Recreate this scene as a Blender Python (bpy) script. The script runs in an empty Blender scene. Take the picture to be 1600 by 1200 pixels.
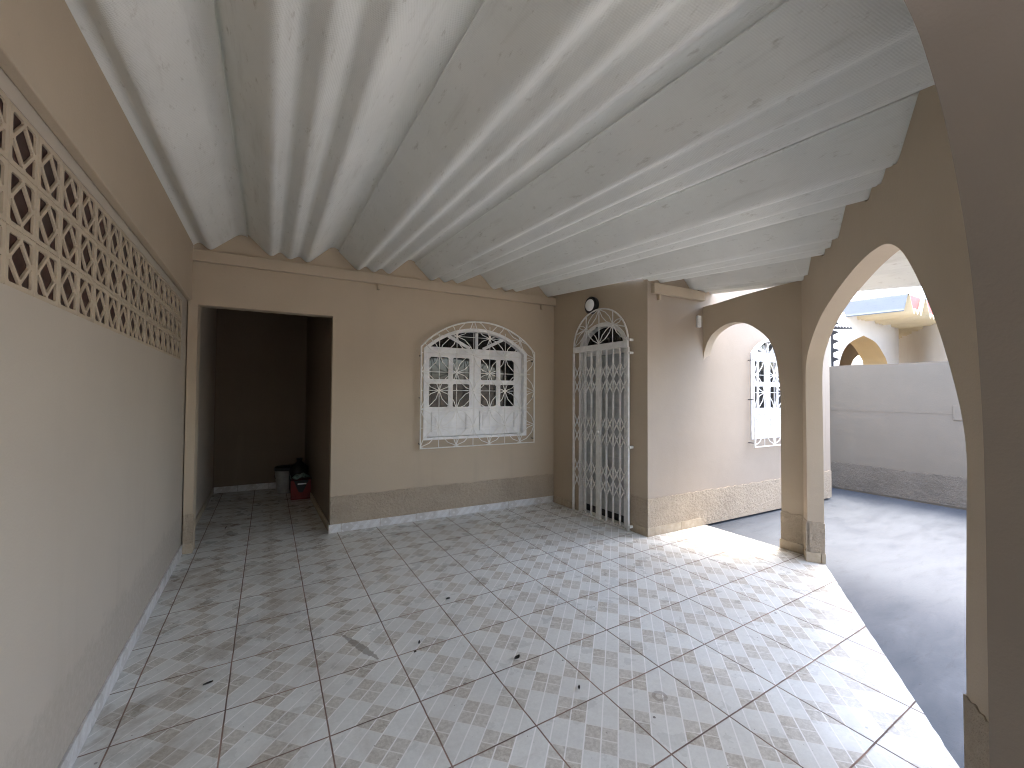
import bpy, bmesh, math, random
from mathutils import Vector, Matrix
from mathutils.geometry import tessellate_polygon
R = math.radians
random.seed(7)
sc = bpy.context.scene
COL = sc.collection

# ------------------------------------------------------------------ materials
class N:
    def __init__(s, name):
        s.mat = bpy.data.materials.new(name); s.mat.use_nodes = True
        s.t = s.mat.node_tree; s.t.nodes.clear()
        s.out = s.t.nodes.new('ShaderNodeOutputMaterial')
        s.b = s.t.nodes.new('ShaderNodeBsdfPrincipled')
        s.t.links.new(s.b.outputs[0], s.out.inputs[0])
        s.tc = s.t.nodes.new('ShaderNodeTexCoord')
        s.obj = s.tc.outputs['Object']
    def node(s, typ, **kw):
        n = s.t.nodes.new(typ)
        for k, v in kw.items(): setattr(n, k, v)
        return n
    def put(s, sock, v):
        if v is None: return
        if hasattr(v, 'is_linked') or isinstance(v, bpy.types.NodeSocket): s.t.links.new(v, sock)
        else: sock.default_value = v
    def m(s, op, a, b=None, c=None, clamp=False):
        n = s.node('ShaderNodeMath', operation=op, use_clamp=clamp)
        s.put(n.inputs[0], a); s.put(n.inputs[1], b); s.put(n.inputs[2], c)
        return n.outputs[0]
    def noise(s, scale, detail=3, rough=.5, vec=None, dist=0, out=0):
        n = s.node('ShaderNodeTexNoise')
        s.put(n.inputs['Vector'], vec or s.obj); n.inputs['Scale'].default_value = scale
        n.inputs['Detail'].default_value = detail; n.inputs['Roughness'].default_value = rough
        n.inputs['Distortion'].default_value = dist
        return n.outputs[out]
    def map(s, v, a, b, c=0., d=1.):
        n = s.node('ShaderNodeMapRange'); s.put(n.inputs[0], v)
        for i, x in enumerate((a, b, c, d)): n.inputs[i + 1].default_value = x
        return n.outputs[0]
    def mix(s, f, a, b, mode='MIX'):
        n = s.node('ShaderNodeMix', data_type='RGBA', blend_type=mode)
        s.put(n.inputs[0], f)
        s.put(n.inputs[6], a if not isinstance(a, tuple) else (*a, 1)); s.put(n.inputs[7], b if not isinstance(b, tuple) else (*b, 1))
        return n.outputs[2]
    def scale(s, vec, x, y, z):
        n = s.node('ShaderNodeMapping'); s.put(n.inputs[0], vec); n.inputs['Scale'].default_value = (x, y, z)
        return n.outputs[0]
    def xyz(s, vec=None):
        n = s.node('ShaderNodeSeparateXYZ'); s.put(n.inputs[0], vec or s.obj); return n.outputs
    def color(s, c): s.put(s.b.inputs['Base Color'], c if not isinstance(c, tuple) else (*c, 1))
    def rough(s, r): s.put(s.b.inputs['Roughness'], r)
    def bump(s, h, strength=.3, dist=.005):
        n = s.node('ShaderNodeBump'); n.inputs['Strength'].default_value = strength; n.inputs['Distance'].default_value = dist
        s.put(n.inputs['Height'], h); s.t.links.new(n.outputs[0], s.b.inputs['Normal'])

def paint(name, col, col2, dirt=(.30, .26, .20), bump=.18):
    n = N(name)
    a = n.map(n.noise(1.3, 4, .6), .35, .7)
    c = n.mix(n.m('MULTIPLY', a, .7), col, col2)
    streak = n.map(n.noise(1.0, 4, .65, n.scale(n.obj, 3.5, 3.5, .35)), .55, .8)
    z = n.xyz()[2]
    low = n.map(z, 1.1, .35)
    c = n.mix(n.m('MULTIPLY', n.m('MULTIPLY', streak, .35), n.m('ADD', n.m('MULTIPLY', low, .7), .25)), c, dirt)
    spot = n.map(n.noise(9, 5, .7), .66, .76)
    c = n.mix(n.m('MULTIPLY', spot, .32), c, dirt)
    n.color(c); n.rough(.75)
    h = n.m('ADD', n.noise(75, 4, .65), n.m('MULTIPLY', n.noise(6, 4, .55), 1.6))
    n.bump(h, bump, .01)
    return n.mat

M = {}
M['wall'] = paint('beige_wall_paint', (.47, .388, .285), (.43, .352, .258))
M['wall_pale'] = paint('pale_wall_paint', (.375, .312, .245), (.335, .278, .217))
M['front'] = paint('front_shade_paint', (.235, .20, .165), (.205, .175, .145))  # darker than the other walls: the pillar's shade is put into this colour
M['passage'] = paint('passage_shade_paint', (.20, .15, .105), (.17, .125, .085))  # deep shade of the passage put into its wall colour
M['yard_wall'] = paint('grey_wall_paint', (.255, .215, .165), (.225, .19, .143))
M['nb_wall'] = paint('white_neighbour_paint', (.80, .785, .75), (.72, .70, .66))
M['nb_cream'] = paint('cream_neighbour_paint', (.66, .50, .27), (.58, .44, .24))

def dado(name, col, col2):
    n = N(name)
    f = n.noise(55, 5, .7); g = n.noise(17, 3, .6)
    c = n.mix(n.map(f, .3, .7), col2, col)
    c = n.mix(n.m('MULTIPLY', n.map(n.noise(2.2, 4, .6), .45, .7), .45), c, (col2[0] * .75, col2[1] * .75, col2[2] * .75))
    n.color(c); n.rough(.9)
    n.bump(n.m('ADD', f, n.m('MULTIPLY', g, 1.2)), .9, .022)
    return n.mat
M['dado'] = dado('rough_cast_beige', (.475, .395, .295), (.39, .32, .235))
def left_paint():
    m_ = paint('worn_left_wall_paint', (.47, .415, .34), (.435, .38, .31), bump=.15); t = m_.node_tree; b = next(x for x in t.nodes if x.type == 'BSDF_PRINCIPLED')
    old = b.inputs['Base Color'].links[0].from_socket
    n = N.__new__(N); n.mat = m_; n.t = t; n.b = b; n.tc = t.nodes.new('ShaderNodeTexCoord'); n.obj = n.tc.outputs['Object']
    z = n.xyz()[2]; e = n.m('ADD', z, n.m('MULTIPLY', n.m('SUBTRACT', n.noise(7, 5, .7), .5), .35))
    k = n.map(e, .46, .40)
    n.color(n.mix(n.m('MULTIPLY', k, n.map(n.noise(30, 5, .7), .35, .6, .15, .6)), old, (.35, .305, .25)))
    return m_
M['wall_left'] = left_paint()
M['yard_dado'] = dado('rough_cast_grey', (.265, .225, .175), (.195, .163, .123))

OX, OY, TS = -1.06436, 2.19875, .45
def tile():
    n = N('decorated_ceramic_tile')
    x, y, z = n.xyz()
    wob = n.m('MULTIPLY', n.m('SUBTRACT', n.noise(6, 2), .5), .006)
    px = n.m('DIVIDE', n.m('SUBTRACT', n.m('ADD', x, wob), OX), TS); py = n.m('DIVIDE', n.m('SUBTRACT', n.m('ADD', y, wob), OY), TS)
    u = n.m('SUBTRACT', n.m('FRACT', px), .5); v = n.m('SUBTRACT', n.m('FRACT', py), .5)
    au = n.m('ABSOLUTE', u); av = n.m('ABSOLUTE', v)
    mx = n.m('MAXIMUM', au, av)
    grout = n.map(mx, .4905, .4935)
    lip = n.map(mx, .480, .4905)
    cmb = n.node('ShaderNodeCombineXYZ'); n.put(cmb.inputs[0], n.m('FLOOR', px)); n.put(cmb.inputs[1], n.m('FLOOR', py))
    wn = n.node('ShaderNodeTexWhiteNoise', noise_dimensions='2D'); n.put(wn.inputs['Vector'], cmb.outputs[0])
    rnd = wn.outputs['Value']
    a = n.m('ADD', au, av); b = n.m('ABSOLUTE', n.m('SUBTRACT', au, av))
    cen = n.m('LESS_THAN', a, .25)
    e1 = n.m('LESS_THAN', n.m('ABSOLUTE', n.m('SUBTRACT', a, .5)), .25)
    e2 = n.m('LESS_THAN', n.m('ABSOLUTE', n.m('SUBTRACT', b, .5)), .25)
    edge = n.m('MULTIPLY', e1, e2)
    d = n.m('SUBTRACT', v, u); e = n.m('ADD', u, v)
    def lines(q, w):
        f = n.m('ABSOLUTE', n.m('SUBTRACT', n.m('FRACT', n.m('ADD', n.m('MULTIPLY', q, 4), .5)), .5))
        return n.m('LESS_THAN', f, w)
    l1 = lines(d, .042); l2 = lines(e, .040)
    # cell to cell variation
    cc = n.node('ShaderNodeCombineXYZ')
    n.put(cc.inputs[0], n.m('FLOOR', n.m('MULTIPLY', d, 4))); n.put(cc.inputs[1], n.m('FLOOR', n.m('MULTIPLY', e, 4)))
    w2 = n.node('ShaderNodeTexWhiteNoise', noise_dimensions='2D'); n.put(w2.inputs['Vector'], cc.outputs[0])
    mott = n.noise(48, 6, .72); mott2 = n.noise(14, 5, .65)
    light = n.mix(n.map(mott, .3, .7), (.66, .67, .635), (.77, .78, .745))
    light = n.mix(n.m('MULTIPLY', n.map(mott2, .45, .7), .28), light, (.58, .56, .53))
    light = n.mix(n.m('MULTIPLY', w2.outputs['Value'], .12), light, (.50, .49, .47))
    dark = n.mix(n.map(mott, .42, .60), (.40, .36, .295), (.595, .56, .49))
    dk = n.m('ADD', n.m('MULTIPLY', edge, .95), n.m('MULTIPLY', cen, .75))
    dk = n.m('MULTIPLY', dk, n.m('ADD', .55, n.m('MULTIPLY', w2.outputs['Value'], .6)), clamp=True)
    c = n.mix(dk, light, dark)
    blk = n.m('MAXIMUM', edge, cen)
    c = n.mix(n.m('MULTIPLY', l1, .92), c, (.88, .87, .85))
    c = n.mix(n.m('MULTIPLY', n.m('MULTIPLY', l2, n.m('ADD', n.m('MULTIPLY', blk, .75), .12)), .85), c, (.80, .785, .75))
    c = n.mix(n.m('MULTIPLY', rnd, .10), c, (.42, .40, .37))
    # dirt: brownish stains near the left wall and passage, general grime, streaks, specks
    st = n.map(n.noise(2.1, 5, .65, dist=.6), .50, .68)
    left = n.map(x, 1.2, -.5)
    far = n.map(y, 4.6, 6.2)
    where = n.m('MAXIMUM', left, n.m('MULTIPLY', far, .9))
    c = n.mix(n.m('MULTIPLY', n.m('MULTIPLY', st, where), .62), c, (.23, .165, .10))
    gr = n.map(n.noise(1.1, 5, .6), .40, .72)
    c = n.mix(n.m('MULTIPLY', gr, .20), c, (.36, .33, .29))
    sk = n.map(n.noise(4.0, 5, .7, n.scale(n.obj, .6, 2.2, 1)), .60, .74)
    c = n.mix(n.m('MULTIPLY', sk, .22), c, (.30, .25, .19))
    vo = n.node('ShaderNodeTexVoronoi'); n.put(vo.inputs['Vector'], n.scale(n.obj, 1, 1, 0)); vo.inputs['Scale'].default_value = 8
    sz = n.node('ShaderNodeSeparateColor'); n.put(sz.inputs[0], vo.outputs['Color'])
    rad = n.m('MULTIPLY', n.m('POWER', sz.outputs[0], 5), .085)
    dd = n.m('ADD', vo.outputs['Distance'], n.m('MULTIPLY', n.m('SUBTRACT', n.noise(60, 3), .5), .05))
    speck = n.m('LESS_THAN', dd, rad)
    c = n.mix(n.m('MULTIPLY', speck, n.m('ADD', .25, n.m('MULTIPLY', sz.outputs[1], .6))), c, (.06, .05, .04))
    vo2 = n.node('ShaderNodeTexVoronoi'); n.put(vo2.inputs['Vector'], n.scale(n.obj, 1, 1, 0)); vo2.inputs['Scale'].default_value = 26
    sz2 = n.node('ShaderNodeSeparateColor'); n.put(sz2.inputs[0], vo2.outputs['Color'])
    speck2 = n.m('LESS_THAN', n.m('ADD', vo2.outputs['Distance'], n.m('MULTIPLY', n.m('SUBTRACT', n.noise(90, 2), .5), .06)), n.m('MULTIPLY', n.m('POWER', sz2.outputs[0], 9), .12))
    c = n.mix(n.m('MULTIPLY', speck2, .6), c, (.10, .08, .06))
    # a smeared mud mark and a faint ring
    def seg(x0, y0, x1, y1):
        dx, dy = x1 - x0, y1 - y0; L2_ = dx*dx + dy*dy
        t = n.m('DIVIDE', n.m('ADD', n.m('MULTIPLY', n.m('SUBTRACT', x, x0), dx), n.m('MULTIPLY', n.m('SUBTRACT', y, y0), dy)), L2_, clamp=True)
        ex = n.m('SUBTRACT', x, n.m('ADD', n.m('MULTIPLY', t, dx), x0)); ey = n.m('SUBTRACT', y, n.m('ADD', n.m('MULTIPLY', t, dy), y0))
        return n.m('SQRT', n.m('ADD', n.m('MULTIPLY', ex, ex), n.m('MULTIPLY', ey, ey))), t
    nz = n.m('MULTIPLY', n.m('SUBTRACT', n.noise(28, 4, .7), .5), .05)
    ds, tt = seg(.46, 3.08, .62, 2.68)
    wd = n.m('MULTIPLY', n.m('SINE', n.m('MULTIPLY', tt, 2.9)), .026)
    c = n.mix(n.m('MULTIPLY', n.m('LESS_THAN', n.m('ADD', ds, nz), wd), .62), c, (.15, .125, .10))
    dr, _ = seg(1.886, 1.577, 1.89, 1.577)
    ring = n.m('LESS_THAN', n.m('ABSOLUTE', n.m('SUBTRACT', n.m('ADD', dr, n.m('MULTIPLY', nz, .35)), .03)), .011)
    c = n.mix(n.m('MULTIPLY', ring, .5), c, (.20, .17, .14))
    gcol = n.mix(n.map(n.noise(3, 3), .4, .65), (.13, .085, .066), (.30, .20, .155))
    c = n.mix(grout, c, gcol)
    n.color(c)
    n.rough(n.m('ADD', n.m('MULTIPLY', grout, .4), n.map(n.noise(5, 4, .6), .3, .7, .22, .42)))
    n.b.inputs['Specular IOR Level'].default_value = .45
    n.bump(n.m('ADD', n.m('SUBTRACT', 1, n.m('MAXIMUM', grout, n.m('MULTIPLY', lip, .25))), n.m('MULTIPLY', n.noise(2.5, 2), .25)), .5, .004)
    return n.mat
M['tile'] = tile()

def skirt():
    n = N('ceramic_skirting')
    x, y, z = n.xyz()
    u = n.m('SUBTRACT', n.m('FRACT', n.m('DIVIDE', x, .45)), .5); v = n.m('DIVIDE', n.m('SUBTRACT', z, .05), .45)
    a = n.m('ADD', n.m('ABSOLUTE', u), n.m('ABSOLUTE', v))
    k = n.m('MULTIPLY', n.m('LESS_THAN', a, .17), n.m('GREATER_THAN', a, .04))
    k2 = n.m('LESS_THAN', n.m('ABSOLUTE', n.m('SUBTRACT', n.m('FRACT', n.m('MULTIPLY', n.m('SUBTRACT', v, u), 4)), .5)), .22)
    mott = n.noise(60, 4, .6)
    c = n.mix(n.map(mott, .3, .7), (.60, .59, .57), (.70, .69, .67))
    c = n.mix(n.m('MULTIPLY', n.m('MAXIMUM', k, n.m('MULTIPLY', k2, .45)), .55), c, (.44, .41, .37))
    c = n.mix(n.m('MULTIPLY', n.map(n.noise(5, 5, .7), .52, .7), .5), c, (.30, .25, .19))
    n.color(c); n.rough(.35); n.bump(n.noise(20, 2), .1, .003)
    return n.mat
M['skirt'] = skirt()
def skirt_dirty():
    n = N('stained_skirting')
    c = n.mix(n.map(n.noise(14, 5, .7), .35, .65), (.46, .39, .29), (.36, .29, .20))
    n.color(c); n.rough(.5); n.bump(n.noise(25, 3), .15, .004); return n.mat
M['skirt_b'] = skirt_dirty()

def sheet(name, c1, c2, c3):
    n = N(name)
    x, y, z = n.xyz()
    c = n.mix(n.map(n.noise(1.6, 4, .6), .3, .7), c1, c2)
    c = n.mix(n.m('MULTIPLY', n.map(n.noise(2.4, 5, .7, n.scale(n.obj, 5, .5, 5)), .55, .75), .40), c, c3)
    c = n.mix(n.m('MULTIPLY', n.map(n.noise(14, 5, .7, n.scale(n.obj, 2.5, .6, 1)), .60, .72), .5), c, (c3[0] * .7, c3[1] * .66, c3[2] * .6))
    n.color(c); n.rough(.8)
    w1 = n.m('SINE', n.m('MULTIPLY', n.m('ADD', x, n.m('MULTIPLY', y, .45)), 520))
    w2 = n.m('SINE', n.m('MULTIPLY', n.m('SUBTRACT', y, n.m('MULTIPLY', x, .2)), 420))
    n.bump(n.m('ADD', n.m('MULTIPLY', n.m('MULTIPLY', w1, w2), .35), n.m('MULTIPLY', n.noise(30, 4, .6), 1.3)), .22, .006)
    return n.mat
M['sheet'] = sheet('fibre_cement_sheet', (.77, .775, .735), (.70, .705, .665), (.50, .49, .435))
M['nb_sheet'] = sheet('cream_roof_sheet', (.70, .62, .44), (.66, .58, .40), (.56, .48, .33))
M['nb_grey'] = sheet('weathered_roof_sheet', (.115, .135, .15), (.10, .118, .132), (.075, .085, .09))
M['nb_brown'] = paint('brown_neighbour_paint', (.30, .20, .095), (.25, .17, .08))

def concrete(name, c1, c2, c3, sx=.45):
    n = N(name)
    s1 = n.noise(3.6, 8, .70, n.scale(n.obj, sx, 1.4, 1), .5)
    c = n.mix(n.map(s1, .40, .60), c1, c2)
    s2 = n.map(n.noise(9, 7, .74, n.scale(n.obj, .35, 1.5, 1), .4), .54, .70)
    c = n.mix(n.m('MULTIPLY', s2, .95), c, c3)
    c = n.mix(n.m('MULTIPLY', n.map(n.noise(.8, 4, .6), .45, .7), .4), c, (c1[0] * 1.15, c1[1] * 1.1, c1[2] * 1.02))
    s3 = n.map(n.noise(24, 4, .7, n.scale(n.obj, .6, 1.6, 1)), .67, .74)
    c = n.mix(n.m('MULTIPLY', s3, .6), c, (c3[0] * .5, c3[1] * .5, c3[2] * .5))
    n.color(c); n.rough(n.map(s1, .3, .7, .45, .75))
    n.bump(n.m('ADD', n.noise(40, 5, .6), s1), .25, .006)
    return n.mat
M['yard'] = concrete('blue_grey_painted_concrete', (.049, .060, .076), (.062, .075, .092), (.037, .046, .057))
M['ground'] = concrete('street_concrete', (.42, .40, .37), (.48, .46, .43), (.33, .31, .29))

def plain(name, col, rough=.5, metal=0., var=.12, spec=.5, scale=12, bump=.05):
    n = N(name)
    d = tuple(x * (1 - var * 2.2) for x in col)
    n.color(n.mix(n.map(n.noise(scale, 4, .6), .35, .7), col, d)); n.rough(rough)
    n.b.inputs['Metallic'].default_value = metal; n.b.inputs['Specular IOR Level'].default_value = spec
    n.bump(n.noise(scale * 3, 3), bump, .003)
    return n.mat
M['white'] = plain('white_gloss_paint', (.83, .83, .82), .4, var=.05)
M['grille'] = plain('white_enamel_bars', (.80, .79, .75), .4, var=.06)
M['gate'] = plain('greyed_enamel_bars', (.80, .79, .76), .45, var=.08)
M['door'] = plain('grey_white_door_paint', (.50, .52, .52), .5, var=.1)
M['glass'] = plain('dark_window_glass', (.010, .011, .012), .04, var=.1, spec=.5, bump=.0)
M['lampglass'] = plain('clear_lamp_glass', (.92, .94, .94), .05, var=.03)
M['black'] = plain('black_plastic', (.012, .012, .013), .45)
M['iron'] = plain('dark_iron', (.05, .05, .052), .55, .3)
M['brick'] = plain('red_clay', (.042, .0095, .007), .4, var=.3, scale=6, bump=.3)
M['red'] = plain('red_plastic', (.22, .016, .016), .5)
M['pail'] = plain('grey_white_plastic', (.34, .34, .33), .5)
M['redcomb'] = plain('red_ceramic', (.62, .10, .09), .6, var=.15)
M['pipe'] = plain('white_sheet_metal', (.70, .76, .80), .35, var=.05)
M['teal'] = plain('pale_teal_rag', (.30, .42, .40), .8, var=.3, scale=30)
M['leaf'] = plain('dry_leaf', (.045, .036, .026), .8, var=.3, scale=40)
M['tower'] = plain('tower_render', (.80, .82, .84), .7, var=.06, scale=1)
M['tglass'] = plain('tower_glass', (.06, .12, .17), .15, var=.2, scale=.6)
M['dark_in'] = plain('dark_room', (.03, .028, .025), .9)

# ------------------------------------------------------------------ helpers
def prop(o, label=None, cat=None, group=None, kind=None):
    if label: o['label'] = label
    if cat: o['category'] = cat
    if group: o['group'] = group
    if kind: o['kind'] = kind
    return o
def empty(name, loc, label, cat, group=None):
    o = bpy.data.objects.new(name, None); COL.objects.link(o); o.location = loc
    o.empty_display_size = .1
    return prop(o, label, cat, group)
def world_of(o):
    w = o.matrix_basis.copy(); p = o.parent
    while p: w = p.matrix_basis @ w; p = p.parent
    return w
def link(name, bm, mat, parent=None, W=None, angle=35, bevel=0, label=None):
    bmesh.ops.recalc_face_normals(bm, faces=bm.faces[:])
    me = bpy.data.meshes.new(name); bm.to_mesh(me); bm.free()
    for m_ in (mat if isinstance(mat, (list, tuple)) else [mat]): me.materials.append(m_)
    me.polygons.foreach_set('use_smooth', [True] * len(me.polygons))
    me.set_sharp_from_angle(angle=R(angle))
    o = bpy.data.objects.new(name, me); COL.objects.link(o)
    W = W or Matrix()
    if parent:
        o.parent = parent; o.matrix_parent_inverse = Matrix()
        o.matrix_basis = world_of(parent).inverted() @ W
    else: o.matrix_basis = W
    if bevel:
        b = o.modifiers.new('Bevel', 'BEVEL'); b.width = bevel; b.segments = 2; b.harden_normals = True; b.limit_method = 'ANGLE'; b.angle_limit = R(50)
    if label: o['label'] = label
    return o
def frame(P, d):
    x = Vector((d[0], d[1], 0)).normalized(); z = Vector((0, 0, 1)); y = z.cross(x)
    m = Matrix((x, y, z)).transposed().to_4x4(); m.translation = Vector((P[0], P[1], P[2] if len(P) > 2 else 0)); return m
def box(bm, a, b):
    x0, y0, z0 = a; x1, y1, z1 = b
    v = [bm.verts.new(p) for p in ((x0,y0,z0),(x1,y0,z0),(x1,y1,z0),(x0,y1,z0),(x0,y0,z1),(x1,y0,z1),(x1,y1,z1),(x0,y1,z1))]
    for f in ((0,1,2,3),(4,5,6,7),(0,1,5,4),(1,2,6,5),(2,3,7,6),(3,0,4,7)): bm.faces.new([v[i] for i in f])
    return v
def prism(bm, loops, y0, y1):
    """loops: [outer, hole, ...] of (x, z); solid between y0 and y1."""
    flat = [p for l in loops for p in l]
    tris = tessellate_polygon([[Vector((p[0], p[1], 0)) for p in l] for l in loops])
    A = [bm.verts.new((p[0], y0, p[1])) for p in flat]; B = [bm.verts.new((p[0], y1, p[1])) for p in flat]
    for t in tris:
        try: bm.faces.new([A[i] for i in t]); bm.faces.new([B[i] for i in t])
        except ValueError: pass
    k = 0
    for l in loops:
        n = len(l)
        for i in range(n):
            a, b = k + i, k + (i + 1) % n
            bm.faces.new((A[a], A[b], B[b], B[a]))
        k += n
def tube(bm, pts, r, n=6, closed=False):
    pts = [Vector(p) for p in pts]
    if closed: pts = pts + [pts[0]]
    rings = []
    for i, p in enumerate(pts):
        if closed and i in (0, len(pts) - 1): d = (pts[1] - pts[0]).normalized() + (pts[-1] - pts[-2]).normalized()
        elif i == 0: d = pts[1] - p
        elif i == len(pts) - 1: d = p - pts[i - 1]
        else: d = (pts[i + 1] - p).normalized() + (p - pts[i - 1]).normalized()
        d.normalize()
        a = Vector((0, 1, 0)) if abs(d.y) < .9 else Vector((1, 0, 0))
        u = d.cross(a).normalized(); v = d.cross(u)
        rings.append([bm.verts.new(p + r * (math.cos(2*math.pi*(k+.5)/n) * u + math.sin(2*math.pi*(k+.5)/n) * v)) for k in range(n)])
    for q in range(len(rings) - 1):
        for k in range(n): bm.faces.new((rings[q][k], rings[q][(k+1)%n], rings[q+1][(k+1)%n], rings[q+1][k]))
    bm.faces.new(rings[0]); bm.faces.new(rings[-1])
def lathe(bm, prof, n=24, ax='z'):
    rings = []
    for r, h in prof:
        rings.append([bm.verts.new((r*math.cos(2*math.pi*k/n), r*math.sin(2*math.pi*k/n), h) if ax == 'z' else (r*math.cos(2*math.pi*k/n), h, r*math.sin(2*math.pi*k/n))) for k in range(n)])
    for q in range(len(rings) - 1):
        for k in range(n): bm.faces.new((rings[q][k], rings[q][(k+1)%n], rings[q+1][(k+1)%n], rings[q+1][k]))
    bm.faces.new(rings[0]); bm.faces.new(rings[-1])
def smooth_curve(pts, sub=6):
    """Catmull-Rom through pts."""
    out = []
    P = [pts[0]] + list(pts) + [pts[-1]]
    for i in range(1, len(P) - 2):
        p0, p1, p2, p3 = P[i-1], P[i], P[i+1], P[i+2]
        for k in range(sub):
            t = k / sub
            out.append(tuple(.5 * ((2*p1[j]) + (-p0[j]+p2[j])*t + (2*p0[j]-5*p1[j]+4*p2[j]-p3[j])*t*t + (-p0[j]+3*p1[j]-3*p2[j]+p3[j])*t**3) for j in range(2)))
    out.append(tuple(pts[-1])); return out
def inside(p, poly):
    x, y = p; c = False; n = len(poly)
    for i in range(n):
        (x0, y0), (x1, y1) = poly[i], poly[i - 1]
        if (y0 > y) != (y1 > y) and x < (x1 - x0) * (y - y0) / (y1 - y0) + x0: c = not c
    return c

# ------------------------------------------------------------------ roof surface
PER, PK0, HT = .925, -.27, .205
def slope(x): return .022 + .0132 * (x + .73)
BOT = [(0, .205), (.035, .2), (.06, .183), (.225, .028), (.25, .008), (.272, 0), (.295, .006), (.345, .050), (.365, .057), (.385, .050), (.435, .006), (.4575, 0),
       (.48, .006), (.53, .050), (.55, .057), (.57, .050), (.62, .006), (.643, 0), (.667, .008), (.69, .028), (.865, .183), (.89, .2), (.925, .205)]
def prof(u):
    u = u % PER
    for (a, za), (b, zb) in zip(BOT, BOT[1:]):
        if a <= u <= b: return za + (zb - za) * (u - a) / (b - a)
    return .2
def roofz(x, y): return 3.168 + prof(x - PK0) - slope(x) * (5.3 - y)

# ------------------------------------------------------------------ setting: ground, yard, porch floor
def sheet_poly(name, pts, z0, z1, mat):
    bm = bmesh.new()
    A = [bm.verts.new((x, y, z1)) for x, y in pts]; B = [bm.verts.new((x, y, z0)) for x, y in pts]
    bm.faces.new(A); bm.faces.new(B)
    for i in range(len(pts)): bm.faces.new((A[i], A[(i+1) % len(pts)], B[(i+1) % len(pts)], B[i]))
    o = link(name, bm, mat); return prop(o, kind='structure')
bm = bmesh.new(); bm.faces.new([bm.verts.new(p) for p in ((-300,-300,-.06),(300,-300,-.06),(300,300,-.06),(-300,300,-.06))])
prop(link('ground', bm, M['ground']), kind='structure')
sheet_poly('added_front_paving', [(-.9, -7), (8.95, -7), (8.95, -.552), (-.9, -.552)], -.055, -.030, M['ground'])  # unseen pale paving, added for bounce light from the front
sheet_poly('yard_floor', [(-.9, -.55), (8.95, -.55), (8.95, 14), (-.9, 14)], -.055, -.028, M['yard'])
def chip(a, b, n, amp):
    out = []
    for i in range(n):
        t = i / n; j = 0 if i == 0 else random.uniform(-amp, amp)
        out.append((a[0] + (b[0]-a[0])*t + j, a[1] + (b[1]-a[1])*t - j))
    return out
P1A = Vector((4.69, 2.09, 0)); P1D = Vector((-.834, -.552, 0)).normalized(); P1N = Vector((-P1D.y, P1D.x, 0))  # P1N points out of the porch
e0 = P1A + .14 * P1N; e1 = e0 + 3.1 * P1D
edge = chip((4.845, 3.42), (4.845, 2.15), 14, .002) + chip((4.845, 2.15), (e0.x, e0.y), 2, 0) + chip((e0.x, e0.y), (e1.x, e1.y), 50, .0022)
sheet_poly('porch_floor', [(-.76, .15), (-.78, 8.4), (.72, 8.4), (.72, 5.42), (3.93, 5.3), (3.93, 3.44)] + edge + [(e1.x, .15)], -.05, 0, M['tile'])

# ------------------------------------------------------------------ the house
house = empty('house', (3.84, 5.19, 0), 'beige rendered house front with barred arched windows and a white folding gate', 'house')
FB = frame((-.73, 5.38), (4.56, -.19)); LB = 4.564          # back wall, s from the left wall
FD = frame((3.815, 5.19), (.035, -1.81)); LD = 1.81          # gate wall (visible from the left)
FS = frame((3.85, 3.38), (2.60, -.115))                      # side wall
def arch_top(s0, s1, zs, zt, n=18):
    a = (s1 - s0) / 2; c = (s0 + s1) / 2; h = zt - zs; r = (a*a + h*h) / (2*h); out = []
    th = math.asin(min(1, a / r))
    for i in range(n + 1):
        t = th - 2 * th * i / n
        out.append((c + r * math.sin(t), zt - r + r * math.cos(t)))
    return out                                               # right to left
def win_loop(s0, s1, z0, zs, zt): return [(s0, z0), (s1, z0)] + arch_top(s0, s1, zs, zt)
def wall_poly(loops, W, T=.15, name='wall', mat='wall', parent=house, bevel=.006, label=None):
    bm = bmesh.new(); prism(bm, loops, 0, T); return link(name, bm, M[mat], parent, W, 50, bevel, label)
WS = 2.49                                                    # window origin along the back wall
def whole(o, w=1.57, zt=2.575): return win_loop(o, o + w, 1.04, 2.255, zt)
WS2, WW2, WT2 = 1.985, 1.04, 2.49
NIL, NIR, NIT = .082, 1.385, 2.575
wall_poly([[(0, 0), (NIL, 0), (NIL, NIT), (NIR, NIT), (NIR, 0), (LB, 0), (LB, 3.465), (0, 3.465)], whole(WS)], FB, bevel=0)
# passage beyond the opening
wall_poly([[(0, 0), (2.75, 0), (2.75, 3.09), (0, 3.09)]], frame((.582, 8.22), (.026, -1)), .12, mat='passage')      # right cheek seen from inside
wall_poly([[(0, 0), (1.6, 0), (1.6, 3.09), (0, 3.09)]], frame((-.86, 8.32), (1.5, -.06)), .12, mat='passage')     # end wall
bm = bmesh.new(); box(bm, (-.95, 5.54, 3.1), (.8, 8.5, 3.2)); link('ceiling', bm, M['passage'], house)
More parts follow.
